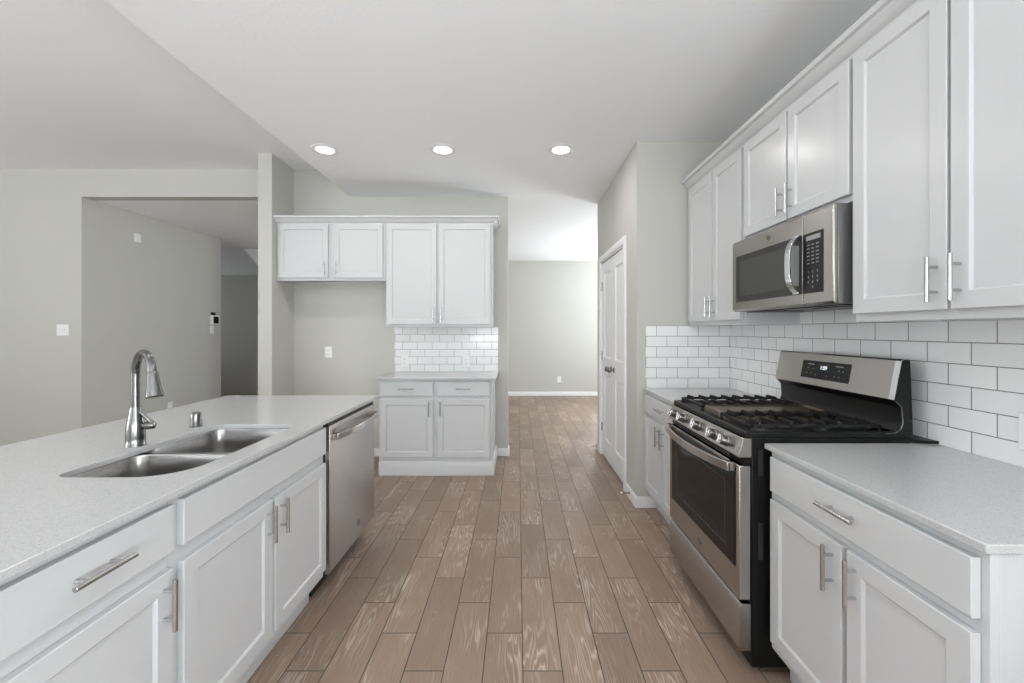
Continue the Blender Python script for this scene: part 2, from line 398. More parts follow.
# ------------------------------------------------------------------ door stops on the baseboards
def doorstop(y, lab, dirn):
    x0 = .869
    t = thing('door_stop', lab, 'door stop', (x0, y, .05), 'spring door stops on the pantry baseboards')
    pts = []; turns = 9
    for i in range(turns*10+1):
        q = 2*PI*i/10; pts.append((x0-.004-.052*i/(turns*10), y+.0055*math.cos(q), .05+.0055*math.sin(q)))
    part('spring', MB().tube(pts, .0014, 6).lathe((x0, y, .05), (-1, 0, 0), [(0, .010), (.004, .010), (.006, .005)], 12), M_nickel, t)
    part('tip', MB().lathe((x0-.054, y, .05), (-1, 0, 0), [(0, .006), (.004, .008), (.013, .008), (.016, .005)], 12), M_rubber, t)
doorstop(3.22, 'spring door stop on the baseboard corner nearest the stove', 1)
doorstop(4.53, 'spring door stop on the short baseboard beyond the pantry door', 1)

# ------------------------------------------------------------------ cabinets
def mapper(kind, F):
    if kind == 'right': return lambda u, w_, z: (F-w_, u, z)       # run along Y, facing -X
    if kind == 'left': return lambda u, w_, z: (F+w_, u, z)        # run along Y, facing +X
    return lambda u, w_, z: (u, F-w_, z)                           # run along X, facing -Y
def mbox(mb, mp, u0, u1, w0, w1, z0, z1):
    a = mp(u0, w0, z0); b = mp(u1, w1, z1); return mb.box(a[0], b[0], a[1], b[1], a[2], b[2])
def bar_pull(mp, u, z, vertical, parent, L=.135, wf=.021):
    wb = wf+.030; mb = MB(); r = .006; sp = .0375
    if vertical:
        mb.tube([mp(u, wb, z-L/2), mp(u, wb, z+L/2)], r, 12)
        for s in (-1, 1): mb.tube([mp(u, wf-.0005, z+s*sp), mp(u, wb, z+s*sp)], .0048, 10)
    else:
        mb.tube([mp(u-L/2, wb, z), mp(u+L/2, wb, z)], r, 12)
        for s in (-1, 1): mb.tube([mp(u+s*sp, wf-.0005, z), mp(u+s*sp, wb, z)], .0048, 10)
    part('handle', mb, M_pull, parent, .0008)
def shaker(mp, u0, u1, z0, z1, t, pull=None, name='door'):
    m2 = lambda u, z, w_: mp(u, w_, z); W0, W1 = .0015, .021; r = .050
    steps = [(0, W0), (0, W1-.002), (.002, W1), (r, W1), (r+.0025, W1-.003), (r+.005, W1-.0045), (r+.006, W1-.008)]
    d = part(name, MB().rings(rect_rings(m2, u0, u1, z0, z1, steps)), M_white, t)
    if pull: bar_pull(mp, pull[0], pull[1], True, d)
    return d
def slab_front(mp, u0, u1, z0, z1, t, pull=True, name='drawer'):
    m2 = lambda u, z, w_: mp(u, w_, z)
    d = part(name, MB().rings(rect_rings(m2, u0, u1, z0, z1, [(0, .0015), (0, .019), (.002, .021)])), M_white, t)
    if pull: bar_pull(mp, (u0+u1)/2, (z0+z1)/2+.006, False, d)
    return d
def carcass(mp, u0, u1, depth, z0, z1, t, top=True, toe=None):
    b = MB(); th = .016
    mbox(b, mp, u0, u1, -.019, 0, z0, z1)                        # face frame sheet
    mbox(b, mp, u0, u0+th, -depth, -.019, z0, z1); mbox(b, mp, u1-th, u1, -depth, -.019, z0, z1)
    mbox(b, mp, u0+th, u1-th, -depth, -.019, z0+(.018 if top else 0), z0+th+(.018 if top else 0))
    mbox(b, mp, u0+th, u1-th, -depth, -depth+.008, z0, z1)
    if top: mbox(b, mp, u0+th, u1-th, -depth, -.019, z1-th, z1)
    part('body', b, M_white, t, .001)
    if toe == 'recess':
        k = MB(); mbox(k, mp, u0, u1, -.10, -.075, .001, z0); mbox(k, mp, u0, u1, -.075, -.068, .001, .055)
        mbox(k, mp, u0, u0+.016, -depth, -.10, .001, z0); mbox(k, mp, u1-.016, u1, -depth, -.10, .001, z0)
        part('toe_kick', k, M_white, t, .001)
ZB, ZF, ZS = .125, .869, .889          # bottom of base frame, top of base frame, counter top
D0, D1, Z0, Z1 = .722, .848, .165, .692
def base_cab(label, kind, F, u0, u1, depth, doors, drawers, toe='recess', zt=Z1):
    mp = mapper(kind, F); c = mp((u0+u1)/2, -depth/2, 0)
    t = thing('base_cabinet', label, 'cabinet', c)
    carcass(mp, u0, u1, depth, ZB, ZF, t, False, toe)
    for a, b, side in doors: shaker(mp, a, b, Z0, zt, t, ((a+.032 if side == 'a' else b-.032), zt-.08))
    for a, b, pull in drawers: slab_front(mp, a, b, D0, D1, t, pull, 'drawer' if pull else 'false_front')
    return t, mp
def wall_cab(label, kind, F, u0, u1, depth, z0, z1, doors, zd0, zd1):
    mp = mapper(kind, F); c = mp((u0+u1)/2, -depth/2, z0)
    t = thing('wall_cabinet', label, 'cabinet', c)
    carcass(mp, u0, u1, depth, z0, z1, t, True)
    for a, b, side in doors: shaker(mp, a, b, zd0, zd1, t, ((a+.028 if side == 'a' else b-.028), zd0+.09))
    return t, mp
XF = .954
base_cab('white base cabinet right of the stove, nearest on the right side', 'right', XF, .834, 1.552, .622, [(1.193, 1.53, 'a'), (.85, 1.174, 'b')], [(.85, 1.53, True)])
base_cab('narrow-looking white base cabinet in the corner between stove and pantry wall', 'right', XF, 2.312, 3.062, .622, [(2.325, 2.675, 'b'), (2.695, 3.045, 'a')], [(2.325, 3.045, True)])
XI = -.945
base_cab('white island cabinet with one wide drawer, nearest at lower left', 'left', XI, .668, 1.113, .60, [(.69, 1.109, 'b')], [(.69, 1.111, True)], zt=.678)
base_cab('white sink cabinet with blank front panel, beside the dishwasher', 'left', XI, 1.115, 2.002, .60, [(1.143, 1.558, 'b'), (1.574, 1.99, 'a')], [(1.143, 1.99, False)], zt=.678)
FB = 3.755
t, mp = base_cab('white base cabinet under the small rear counter, two drawers over two doors', 'back', FB, -1.262, -.232, YB-FB-.004, [(-1.245, -.771, 'b'), (-.731, -.255, 'a')], [(-1.245, -.771, True), (-.731, -.255, True)], toe=None)
k = sweep([(-1.262, FB), (-.232, FB), (-.232, YB-.004)], [(-.016, .001), (.016, .001), (.016, .105), (.010, .118), (.003, .127), (-.016, .127)])
part('base_moulding', k, M_white, t)
XU = 1.272
DU = 1.5835-XU
wall_cab('tall white wall cabinet at upper right, right of the microwave', 'right', XU, .834, 1.553, DU, 1.348, 2.36, [(1.206, 1.545, 'a'), (.85, 1.196, 'b')], 1.377, 2.341)
wall_cab('short white wall cabinet directly above the microwave', 'right', XU, 1.555, 2.308, DU, 1.808, 2.36, [(1.563, 1.918, 'b'), (1.93, 2.293, 'a')], 1.832, 2.341)
wall_cab('tall white wall cabinet in the corner, left of the microwave', 'right', XU, 2.31, 3.062, DU, 1.348, 2.36, [(2.325, 2.66, 'b'), (2.672, 3.035, 'a')], 1.377, 2.341)
FU = 4.022
wall_cab('short white wall cabinet over the empty fridge alcove', 'back', FU, -2.349, -1.290, YB-FU-.002, 1.80, 2.36, [(-2.325, -1.842, 'b'), (-1.788, -1.312, 'a')], 1.826, 2.345)
wall_cab('tall white wall cabinet above the small rear counter', 'back', FU, -1.288, -.248, YB-FU-.002, 1.348, 2.36, [(-1.272, -.79, 'b'), (-.772, -.268, 'a')], 1.374, 2.345)
CROWN = [(.0005, 2.345), (.006, 2.345), (.009, 2.358), (.020, 2.365), (.034, 2.380), (.044, 2.396), (.058, 2.400), (.062, 2.408), (.062, 2.420), (.0005, 2.420)]
single('crown_moulding', sweep([(XU-.0012, 3.062), (XU-.0012, .832), (1.583, .832)], CROWN), M_white, 'white crown moulding along the top of the right-hand wall cabinets', 'moulding')
single('crown_moulding', sweep([(-2.348, FU-.0012), (-.2468, FU-.0012), (-.2468, YB-.002)], CROWN), M_white, 'white crown moulding along the top of the rear wall cabinets', 'moulding')

# ------------------------------------------------------------------ counters, backsplash
def rrect(x0, x1, y0, y1, r, n=6):
    rr = r if isinstance(r, (list, tuple)) else [r]*4; P = []
    for (cx_, cy_, a0, q) in ((x1, y1, 0, rr[0]), (x0, y1, PI/2, rr[1]), (x0, y0, PI, rr[2]), (x1, y0, 1.5*PI, rr[3])):
        sx = -1 if cx_ == x1 else 1; sy = -1 if cy_ == y1 else 1
        for i in range(n+1):
            a = a0+PI/2*i/n; P.append((cx_+sx*q+q*math.cos(a), cy_+sy*q+q*math.sin(a)))
    return P
single('countertop', MB().box(.931, 1.576, .821, 1.562, ZF, ZS), M_quartz, 'white speckled countertop right of the stove', 'countertop', .0025)
single('countertop', MB().box(.931, 1.576, 2.308, 3.063, ZF, ZS), M_quartz, 'white speckled countertop between stove and pantry wall', 'countertop', .0025)
single('countertop', MB().box(-1.282, -.20, 3.715, 4.321, ZF, ZS), M_quartz, 'small white countertop against the rear tiled wall', 'countertop', .0025)
# island top with the sink cut-out
SX0, SX1, SY0, SY1 = -1.365, -.995, 1.20, 1.872
hole = rrect(SX0, SX1, SY0, SY1, [.06, .055, .055, .13], 8)
outer = [(-1.905, .64), (-.914, .64), (-.914, 2.715), (-1.905, 2.715)]
bm = bmesh.new(); es = []
for P in (outer, hole):
    vs = [bm.verts.new((a, b, ZS)) for a, b in P]
    es += [bm.edges.new((vs[i], vs[(i+1) % len(vs)])) for i in range(len(vs))]
bmesh.ops.triangle_fill(bm, edges=es, use_beauty=True)
ret = bmesh.ops.extrude_face_region(bm, geom=bm.faces[:])
for q in [g for g in ret['geom'] if isinstance(g, bmesh.types.BMVert)]: q.co.z = ZF
mb = MB(); bm.verts.index_update(); mb.add([q.co[:] for q in bm.verts], [tuple(v_.index for v_ in f.verts) for f in bm.faces]); bm.free()
single('countertop', mb, M_quartz, 'large white speckled island countertop holding the sink', 'countertop', .002)
single('backsplash', MB().box(1.577, 1.5845, .821, 3.063, ZS-.002, 1.475), M_tileR, 'white subway tile backsplash on the wall behind the stove', 'backsplash')
single('backsplash', MB().box(.95, 1.577, 3.064, 3.0715, ZS-.002, 1.35), M_tileE, 'white subway tile backsplash on the pantry wall beside the stove', 'backsplash')
single('backsplash', MB().box(-1.290, -.209, 4.322, 4.3295, ZS-.002, 1.3475), M_tileB, 'white subway tile backsplash above the small rear counter', 'backsplash')
# island back and far end panels
mb = MB().box(-1.60, -1.548, .66, 2.668, .001, ZF-.001).box(-1.548, -.965, 2.648, 2.668, .121, ZF-.001).box(-1.548, -1.03, 2.648, 2.668, .001, .121)
struct('wall_island', mb, M_wall)

# ------------------------------------------------------------------ sink, faucet, air gap
t = thing('kitchen_sink', 'double bowl stainless undermount sink in the island', 'sink', (-1.18, 1.536, .67))
def bowl(y0, y1, rad):
    mb = MB(); x0, x1 = SX0-.004, SX1+.004; R = []
    for ins, z in ((-.012, ZF-.001), (0, ZF-.001), (.002, ZF-.006), (.006, .80), (.012, .73), (.03, .70), (.06, .688)):
        q = [max(a-ins, .012) for a in rad]
        R.append([(a, b, z) for a, b in rrect(x0+ins, x1-ins, y0+ins, y1-ins, q, 8)])
    R.append([( -1.18+.045*(a+1.18)/.2, (y0+y1)/2+.045*(b-(y0+y1)/2)/.2, .680) for a, b in rrect(x0+.06, x1-.06, y0+.06, y1-.06, [max(a-.06, .012) for a in rad], 8)])
    mb.rings(R, cap=False)
    o = len(mb.v)-len(R[0]); mb.f.append(tuple(o+j for j in range(len(R[0]))))
    b = part('bowl', mb, M_sink, t)
    sl = b.modifiers.new('gauge', 'SOLIDIFY'); sl.thickness = .0012; sl.offset = -1
    d = MB().lathe((-1.18, (y0+y1)/2, .681), (0, 0, 1), [(0, .044), (.003, .044), (.003, .036), (.001, .03), (.001, .004), (.012, .004), (.012, .001)], 24)
    part('drain', d, M_chrome, b)
bowl(SY0-.004, 1.488, [.07, .055, .055, .13])
bowl(1.512, SY1+.004, [.06, .055, .055, .07])
part('divider', MB().box(SX0+.002, SX1-.002, 1.487, 1.513, .845, .862), M_sink, t, .008)

fx_, fy_ = -1.414, 1.527
t = thing('kitchen_faucet', 'brushed nickel gooseneck faucet with pull-down spray behind the sink', 'faucet', (fx_, fy_, ZS))
part('body', MB().lathe((fx_, fy_, ZS+.0003), (0, 0, 1), [(0, .0305), (.003, .0305), (.006, .0288), (.03, .0292), (.055, .0288), (.078, .0268), (.098, .0236), (.118, .0200), (.134, .0174), (.143, .0165), (.145, .0145)], 32), M_nickel, t)
dx, dy = .848, -.53
pts = [(fx_, fy_, ZS+.14), (fx_, fy_, ZS+.20), (fx_, fy_, ZS+.262)]
Rr = .083; cz = ZS+.262
for i in range(1, 15):
    a = PI-(PI*.89)*i/14; hx = Rr+Rr*math.cos(a)
    pts.append((fx_+dx*hx, fy_+dy*hx, cz+Rr*math.sin(a)))
p0, p1 = Vector(pts[-2]), Vector(pts[-1]); d = (p1-p0).normalized()
d = Vector((dx*.26, dy*.26, -.965)).normalized()
pts.append(tuple(p1+d*.012))
part('spout', MB().tube(pts, .0132, 18), M_nickel, t)
part('spray_head', MB().lathe(p1+d*.008, d, [(0, .0150), (.003, .0162), (.02, .0170), (.055, .0210), (.082, .0255), (.088, .0258), (.092, .023), (.093, .004)], 28), M_nickel, t)
hd_ = Vector((.97, .24, 0)); hb = Vector((fx_, fy_, .962))
h = MB().lathe(hb+hd_*.020, hd_, [(0, .0125), (.012, .0125), (.014, .0145), (.034, .0145), (.040, .012), (.042, .004)], 20)
hp = hb+hd_*.050
h.tube([hp+Vector((0, 0, .008)), hp+Vector((-.012, -.004, .026)), hp+Vector((-.026, -.010, .044)), hp+Vector((-.036, -.016, .058))], [.008, .0065, .0055, .0045], 12)
part('lever', h, M_nickel, t)
single('air_gap', MB().lathe((-1.43, 1.834, ZS+.0003), (0, 0, 1), [(0, .0245), (.003, .0245), (.005, .0215), (.052, .0215), (.06, .0195), (.062, .016), (.062, .002)], 28), M_nickel, 'short brushed nickel cylinder cap on the island behind the sink', 'air gap')

# ------------------------------------------------------------------ badges (round maker's emblem: ring with a curled script inside)
def badge(mp, u, z, w0, r, parent, m_ring=None):
    b = MB().rings([[mp(u+q*math.cos(a), w0+h_, z+q*math.sin(a)) for a in [2*PI*i/24 for i in range(24)]] for q, h_ in ((r, 0), (r, .0012), (r*.9, .0018), (r*.86, .0010))])
    e = part('badge', b, M_dgrey, parent)
    s = MB()
    def ln(f, k, rr): s.tube([mp(u+r*x_, w0+.0014, z+r*y_) for x_, y_ in [f(i/k) for i in range(k+1)]], rr, 6)
    ln(lambda q: (.86*math.cos(2*PI*q), .86*math.sin(2*PI*q)), 24, r*.07)
    ln(lambda q: (-.28+.30*math.cos(.6+5.3*q), .02+.42*math.sin(.6+5.3*q)), 16, r*.06)
    ln(lambda q: (.26+.26*math.cos(.8+4.6*q)*(1-.3*q), .42*math.cos(PI*q)), 16, r*.06)
    for k in range(4):
        ln(lambda q, k=k: ((.62+.14*math.sin(PI*q))*math.cos(k*PI/2+.2+1.0*q), (.62+.14*math.sin(PI*q))*math.sin(k*PI/2+.2+1.0*q)), 8, r*.05)
    part('emblem', s, M_nickel, e)

# ------------------------------------------------------------------ dishwasher
DW0, DW1 = 2.008, 2.640
t = thing('dishwasher', 'stainless dishwasher built into the far end of the island', 'dishwasher', (-1.25, (DW0+DW1)/2, 0))
mp = mapper('left', -.94)
b = MB(); mbox(b, mp, DW0+.006, DW1-.006, -.56, -.002, .115, .862); part('tub', b, M_darkgap, t)
b = MB(); mbox(b, mp, DW0+.03, DW1-.03, -.10, -.08, .001, .114); part('toe_panel', b, M_black, t)
b = MB(); dz0, dz1 = .125, .848
b.prism([(-.0015, dz0), (.018, dz0), (.023, dz0+.006), (.023, dz1-.004), (.019, dz1), (-.0015, dz1)], lambda w_, z, u: mp(u, w_, z), DW0+.004, DW1-.004)
d = part('door', b, M_steel, t, .002)
b = MB(); mbox(b, mp, DW0+.004, DW1-.004, -.001, .016, .849, .864); part('control_strip', b, M_black, t)
def bow_bar(mp, u0, u1, z, w0, wmid, wd, ht, parent, name='handle', m=None, n=20, up=.0):
    R = []
    for i in range(n+1):
        q = i/n; u = u0+(u1-u0)*q; bow = (1-(2*q-1)**2); w_ = w0+(wmid-w0)*bow
        R.append([mp(u, w_-wd/2, z-ht/2+up*bow), mp(u, w_+wd/2, z-ht/2+up*bow), mp(u, w_+wd/2, z+ht/2+up*bow), mp(u, w_-wd/2, z+ht/2+up*bow)])
    mb = MB().rings(R)
    for u in (u0, u1):
        s = 1 if u == u0 else -1
        mbox(mb, mp, u, u+s*.025, .0, w0+.004, z-ht/2, z+ht/2)
    return part(name, mb, m or M_steel, parent, .003)
bow_bar(mapper('left', -.917), DW0+.03, DW1-.03, .790, .024, .052, .012, .032, d)
badge(mp, 2.372, .215, .0231, .018, d)
lb = MB()
for i in range(3): mbox(lb, mp, DW0+.035, DW0+.08-.008*i, .0231, .0237, .820-.006*i, .8235-.006*i)
part('print_mark', lb, M_slot, d)

# ------------------------------------------------------------------ gas range
R0, R1 = 1.575, 2.300
t = thing('gas_range', 'stainless gas range with black cast iron grates', 'stove', (1.2, (R0+R1)/2, 0))
mp = mapper('right', .89)
b = MB().box(.892, 1.496, R0, R1, .03, .904)
for x in (.95, 1.43):
    for y in (R0+.05, R1-.05): b.lathe((x, y, .001), (0, 0, 1), [(0, .018), (.035, .018)], 12)
body = part('body', b, M_black, t, .002)
for zz0, zz1 in ((.76, .86), (.44, .58)):
    sl = MB().rings([[(.925+a_*.009*1, R0-.0006*k_, q) for a_, q in ((-1, zz0), (1, zz0), (1, zz1), (-1, zz1))] for k_ in (0, 1)])
    part('side_slot', sl, M_darkgap, body)
# drawer and oven door
b = MB().prism([(0, .09), (.036, .09), (.044, .098), (.044, .258), (.036, .270), (0, .270)], lambda w_, z, u: mp(u, w_, z), R0+.002, R1-.002)
part('storage_drawer', b, M_steel, t, .002)
b = MB(); mbox(b, mp, R0+.002, R1-.002, 0, .046, .284, .798); door = part('oven_door', b, M_steel, t, .004)
g0, g1, gz0, gz1 = R0+.028, R1-.035, .400, .785
b = MB(); mbox(b, mp, g0, g1, .0455, .0485, gz0, gz1); gl = part('door_glass', b, M_glass, door, .001)
b = MB(); b.rings(rect_rings(lambda u, z, w_: mp(u, w_, z), g0+.075, g1-.075, gz0+.05, gz1-.07, [(0, .0485), (0, .0489), (.004, .0489), (.004, .0485)]), cap=False)
part('window_border', b, M_mesh, gl)
bow_bar(mapper('right', .8425), R0+.028, R1-.02, .787, .024, .060, .014, .036, door, up=-.006)
badge(mp, 1.915, .340, .0461, .019, door)
# vent strip
b = MB(); mbox(b, mp, R0+.002, R1-.002, 0, .030, .800, .829); vs_ = part('vent_strip', b, M_black, t, .001)
b = MB()
for k in range(3): mbox(b, mp, R0+.10, R1-.10, .030, .033, .803+.009*k, .806+.009*k)
part('louver', b, M_dgrey, vs_)
# control panel and knobs
b = MB().prism([(-.001, .830), (.048, .830), (.050, .834), (.030, .903), (-.001, .903)], lambda w_, z, u: mp(u, w_, z), R0, R1)
cp = part('control_panel', b, M_steel, t, .0015)
kd = Vector((-.96, 0, .28)).normalized()
for y in (2.225, 2.115, 1.945, 1.785, 1.680):
    o_ = Vector((.8505, y, .866))
    k = MB().lathe(o_, kd, [(0, .0235), (.004, .0235), (.006, .0205), (.026, .0195), (.030, .018), (.031, .002)], 24)
    kn = part('knob', k, M_nickel, cp, .001)
    c2 = o_+kd*.030; sd = Vector((0, 1, 0)); up_ = kd.cross(sd)
    g = MB(); vs = [c2+sd*(sx*.0055)+up_*(sy*.019)+kd*(sz*.012-.001) for sz in (0, 1) for sx, sy in ((-1, -1), (1, -1), (1, 1), (-1, 1))]
    g.add(vs, [(3, 2, 1, 0), (4, 5, 6, 7), (0, 1, 5, 4), (1, 2, 6, 5), (2, 3, 7, 6), (3, 0, 4, 7)])
    part('knob_grip', g, M_chrome, kn, .0015)
# cooktop: tray with a raised rim
R = []
for ins, z in ((.004, .904), (0, .908), (0, .924), (.006, .929), (.014, .929), (.030, .917), (.06, .915)):
    R.append([(.868+ins, R0-.002+ins, z), (1.44, R0-.002+ins, z), (1.44, R1+.002-ins, z), (.868+ins, R1+.002-ins, z)])
ct = part('cooktop', MB().rings(R), M_black, t, .0008)
def burner(x, y, r):
    b = part('burner', MB().lathe((x, y, .9155), (0, 0, 1), [(0, r+.012), (.004, r+.012), (.006, r), (.016, r), (.017, r*.9)], 24), M_dknickel, ct)
    part('burner_cap', MB().lathe((x, y, .9325), (0, 0, 1), [(0, r*.95), (.004, r*.97), (.007, r*.85), (.008, .002)], 24), M_iron, b)
for x in (1.01, 1.27):
    for y, r in ((1.725, .038 if x < 1.1 else .028), (2.125, .03 if x < 1.1 else .042)): burner(x, y, r)
def grate(y0, y1):
    x0, x1 = .902, 1.405; zt = .950; bw = .0048; zb = .937; mb = MB()
    mb.box(x0, x1, y0, y0+2*bw, zb, zt).box(x0, x1, y1-2*bw, y1, zb, zt)
    mb.box(x0, x0+2*bw, y0, y1, zb, zt).box(x1-2*bw, x1, y0, y1, zb, zt)
    mb.box((x0+x1)/2-bw, (x0+x1)/2+bw, y0, y1, zb, zt)
    for x in (x0, x1-2*bw):
        for y in (y0, y1-2*bw): mb.box(x, x+2*bw, y, y+2*bw, .9165, zb+.001)
    mb.box((x0+x1)/2-bw, (x0+x1)/2+bw, y0, y0+2*bw, .9165, zb+.001).box((x0+x1)/2-bw, (x0+x1)/2+bw, y1-2*bw, y1, .9165, zb+.001)
    ym = (y0+y1)/2
    for k in range(8):
        x = x0+.035+(x1-x0-.07)*k/7
        if abs(x-(x0+x1)/2) < .02: continue
        nearb = min(abs(x-1.01), abs(x-1.27)); inner = ym-.022 if nearb < .05 else ym-.045
        for s in (-1, 1):
            ya = y0 if s < 0 else y1; yi = inner if s < 0 else 2*ym-inner
            lo, hi = sorted((ya, yi))
            P = [(0, zb), (0, zt+.006), (.06, zt+.013), (.9, zt+.013), (1, zt+.009), (1, zt+.002), (.8, zb+.006), (.35, zb+.008)]
            mb.prism([(ya+(yi-ya)*q, z) for q, z in P], lambda a, z, tt: (tt, a, z), x-bw, x+bw)
    part('grate', mb, M_iron, ct, .0015)
grate(1.598, 1.845); grate(2.025, 2.278)
gr = MB()
rg = rrect(.905, 1.395, 1.853, 2.017, .02, 5)
def inset(P, i): 
    cx_, cy_ = 1.15, 1.935
    return [(cx_+(a-cx_)*(1-i/.245), cy_+(b_-cy_)*(1-i/.082)) for a, b_ in P]
gr.rings([[(a, b_, z) for a, b_ in inset(rg, i)] for i, z in ((0, .9165), (0, .951), (.004, .954), (.008, .951), (.012, .947))])
part('griddle', gr, M_griddle, ct)
# backguard
BG = [(1.44, .906), (1.44, .922), (1.458, .937), (1.466, .96), (1.462, 1.02), (1.440, 1.046), (1.434, 1.05), (1.462, 1.198), (1.470, 1.203), (1.497, 1.203), (1.503, 1.05), (1.508, .906)]
bgd = part('backguard', MB().prism(BG, lambda a, z, u: (a, u, z), R0, R1), M_black, t, .002)
fs = part('fascia', MB().prism([(1.4325, 1.050), (1.4605, 1.1985), (1.4695, 1.2045), (1.4695, 1.203), (1.4625, 1.1978), (1.4345, 1.05)], lambda a, z, u: (a, u, z), R0+.022, R1-.002), M_steel, bgd)
part('end_trim', MB().prism([(1.4315, 1.050), (1.4595, 1.199), (1.469, 1.2055), (1.472, 1.2035), (1.463, 1.197), (1.4345, 1.05)], lambda a, z, u: (a, u, z), R0-.001, R0+.0215), M_chrome, bgd)
part('edge_trim', MB().tube([(1.436, R0-.001, 1.046), (1.462, R0-.001, 1.022), (1.467, R0-.001, .96), (1.459, R0-.001, .938), (1.44, R0-.001, .926), (1.40, R0-.001, .922)], .0022, 8), M_nickel, bgd)
fu = Vector((.028, 0, .1485)).normalized(); fn = Vector((-fu.z, 0, fu.x))
fo = Vector((1.4465, 0, 1.1242))
def fmap(u, w_, v_): q = fo+fu*v_+fn*w_; return (q.x, u, q.z)          # u along Y
# display panel on the fascia
dp0, dp1 = 1.800, 2.100
b = MB(); b.rings([[fmap(dp0, q, -.043), fmap(dp1, q, -.043), fmap(dp1, q, .043), fmap(dp0, q, .043)] for q in (.0005, .0025)])
dp = part('display', b, M_panel, bgd, .0006)
tm = text_mb('1:09', .026, lambda a, b_, d_: fmap(1.955-a, .0026+d_, .012+b_), .0003)
part('clock_digits', tm, M_digit, dp)
kb = MB()
for y, v_ in ((2.055, .008), (2.02, .006), (1.86, .008), (1.835, .006), (2.06, -.018), (2.03, -.018), (2.0, -.022), (1.93, -.022), (1.88, -.020), (1.855, -.022)):
    kb.merge(text_mb('o' if int(v_*1000) % 3 else 'x', .013, lambda a, b_, d_, y=y, v_=v_: fmap(y-a, .0026+d_, v_+b_), .0003))
for y, v_ in ((2.04, .026), (1.86, .026)): kb.rings([[fmap(y-.022, q, v_-.002), fmap(y+.022, q, v_-.002), fmap(y+.022, q, v_+.002), fmap(y-.022, q, v_+.002)] for q in (.0026, .003)])
print_on(dp, kb, M_mark)
# black wedge across the gap between range and wall
part('rear_wedge', MB().prism([(1.40, R0-.001), (1.5755, 1.546), (1.5755, R1), (1.508, R1), (1.508, R0-.001)], lambda a, b_, z: (a, b_, z), .8896, .9005), M_black, t)

# ------------------------------------------------------------------ microwave
m0, m1, mz0, mz1 = 1.566, 2.302, 1.418, 1.802
t = thing('microwave', 'stainless over-the-range microwave below the short wall cabinet', 'microwave', (1.38, (m0+m1)/2, mz0))
b = MB().box(1.2145, 1.574, m0+.001, m1-.001, mz0, mz1-.002); hs_ = part('housing', b, M_dgrey, t, .002)
part('underside_grille', MB().box(1.26, 1.55, m0+.03, m1-.03, mz0-.004, mz0+.001).box(1.30, 1.42, m0+.1, m0+.25, mz0-.007, mz0-.003).box(1.30, 1.42, m1-.25, m1-.1, mz0-.007, mz0-.003), M_black, hs_)
mp = mapper('right', 1.230)
YS = 1.735      # seam between door and control column
def mw_front(u0, u1): return MB().prism([(.016, mz0), (.024, mz0), (.034, mz0+.010), (.034, mz1-.012), (.024, mz1), (.016, mz1)], lambda w_, z, u: mp(u, w_, z), u0, u1)
door = part('door', mw_front(YS+.001, m1), M_steel, t, .0015)
ctrl = part('control_column', mw_front(m0, YS-.001), M_steel, t, .010)
b = MB(); mbox(b, mp, YS+.002, 2.262, .0335, .0352, 1.468, 1.716); wn_ = part('window', b, M_glass2, door, .001)
b = MB(); mbox(b, mp, YS+.115, 2.225, .0352, .0356, 1.50, 1.684); part('window_mesh', b, M_mesh, wn_)
b = MB(); mbox(b, mp, 1.617, YS-.002, .0335, .0352, 1.468, 1.714); kp = part('keypad', b, M_panel, ctrl, .001)
kb = MB()
for r_ in range(4):
    for c_ in range(3):
        s_ = '123456789 0 '[r_*3+c_]
        if s_ != ' ': kb.merge(text_mb(s_, .014, lambda a, b_, d_, r_=r_, c_=c_: mp(1.700-.026*c_-a, .0353+d_, 1.555-.021*r_+b_), .0002))
for r_ in range(6):
    for c_ in range(3):
        u = 1.700-.026*c_; z = 1.665-.015*r_; mbox(kb, mp, u-.007, u+.007, .0352, .0356, z-.0018, z+.0018)
print_on(kp, kb, M_mark)
b = MB(); mbox(b, mp, 1.632, 1.712, .0352, .0357, 1.684, 1.703); part('readout', b, M_mark, kp)
# handle: bowed chrome bar with a dark grip behind it
R = []; K = 16
for i in range(K+1):
    q = i/K; z = 1.470+.25*q; bow = 1-(2*q-1)**4; w1 = .036+.044*bow; w0 = w1-.008
    R.append([mp(1.752, w0, z), mp(1.784, w0, z), mp(1.784, w1, z), mp(1.752, w1, z)])
h = MB().rings(R); mbox(h, mp, 1.752, 1.784, .034, .044, 1.470, 1.482); mbox(h, mp, 1.752, 1.784, .034, .044, 1.708, 1.720)
hd = part('handle', h, M_chrome, door, .0015)
b = MB(); mbox(b, mp, 1.753, 1.783, .0355, .072, 1.502, 1.675); part('grip', b, M_grip, hd, .003)
badge(mp, 1.97, 1.758, .0341, .014, door)

# ------------------------------------------------------------------ recessed ceiling lights
def downlight(x, y, label):
    t = thing('recessed_light', label, 'ceiling light', (x, y, ZK-.012), 'recessed ceiling lights')
    part('trim_ring', MB().lathe((x, y, ZK-.0005), (0, 0, -1), [(0, .103), (.004, .103), (.009, .092), (.010, .078), (.005, .068), (.0, .067)], 40), M_trim, t)
    part('lens', MB().lathe((x, y, ZK-.0008), (0, 0, -1), [(0, .0665), (.004, .0665), (.0055, .055), (.006, .002)], 40), M_lens, t)
    d = bpy.data.lights.new('downlight_beam', 'AREA'); d.shape = 'DISK'; d.size = .13; d.energy = 4.7; d.color = (1, .975, .94)
    o = bpy.data.objects.new('downlight_beam', d); C.objects.link(o); o.location = (x, y, ZK-.012)
for x, lab in ((-1.498, 'lit round recessed ceiling light nearest the fridge alcove'), (-.584, 'middle one of the three lit round ceiling lights'), (.334, 'lit round recessed ceiling light nearest the pantry wall')):
    downlight(x, 3.206, lab)
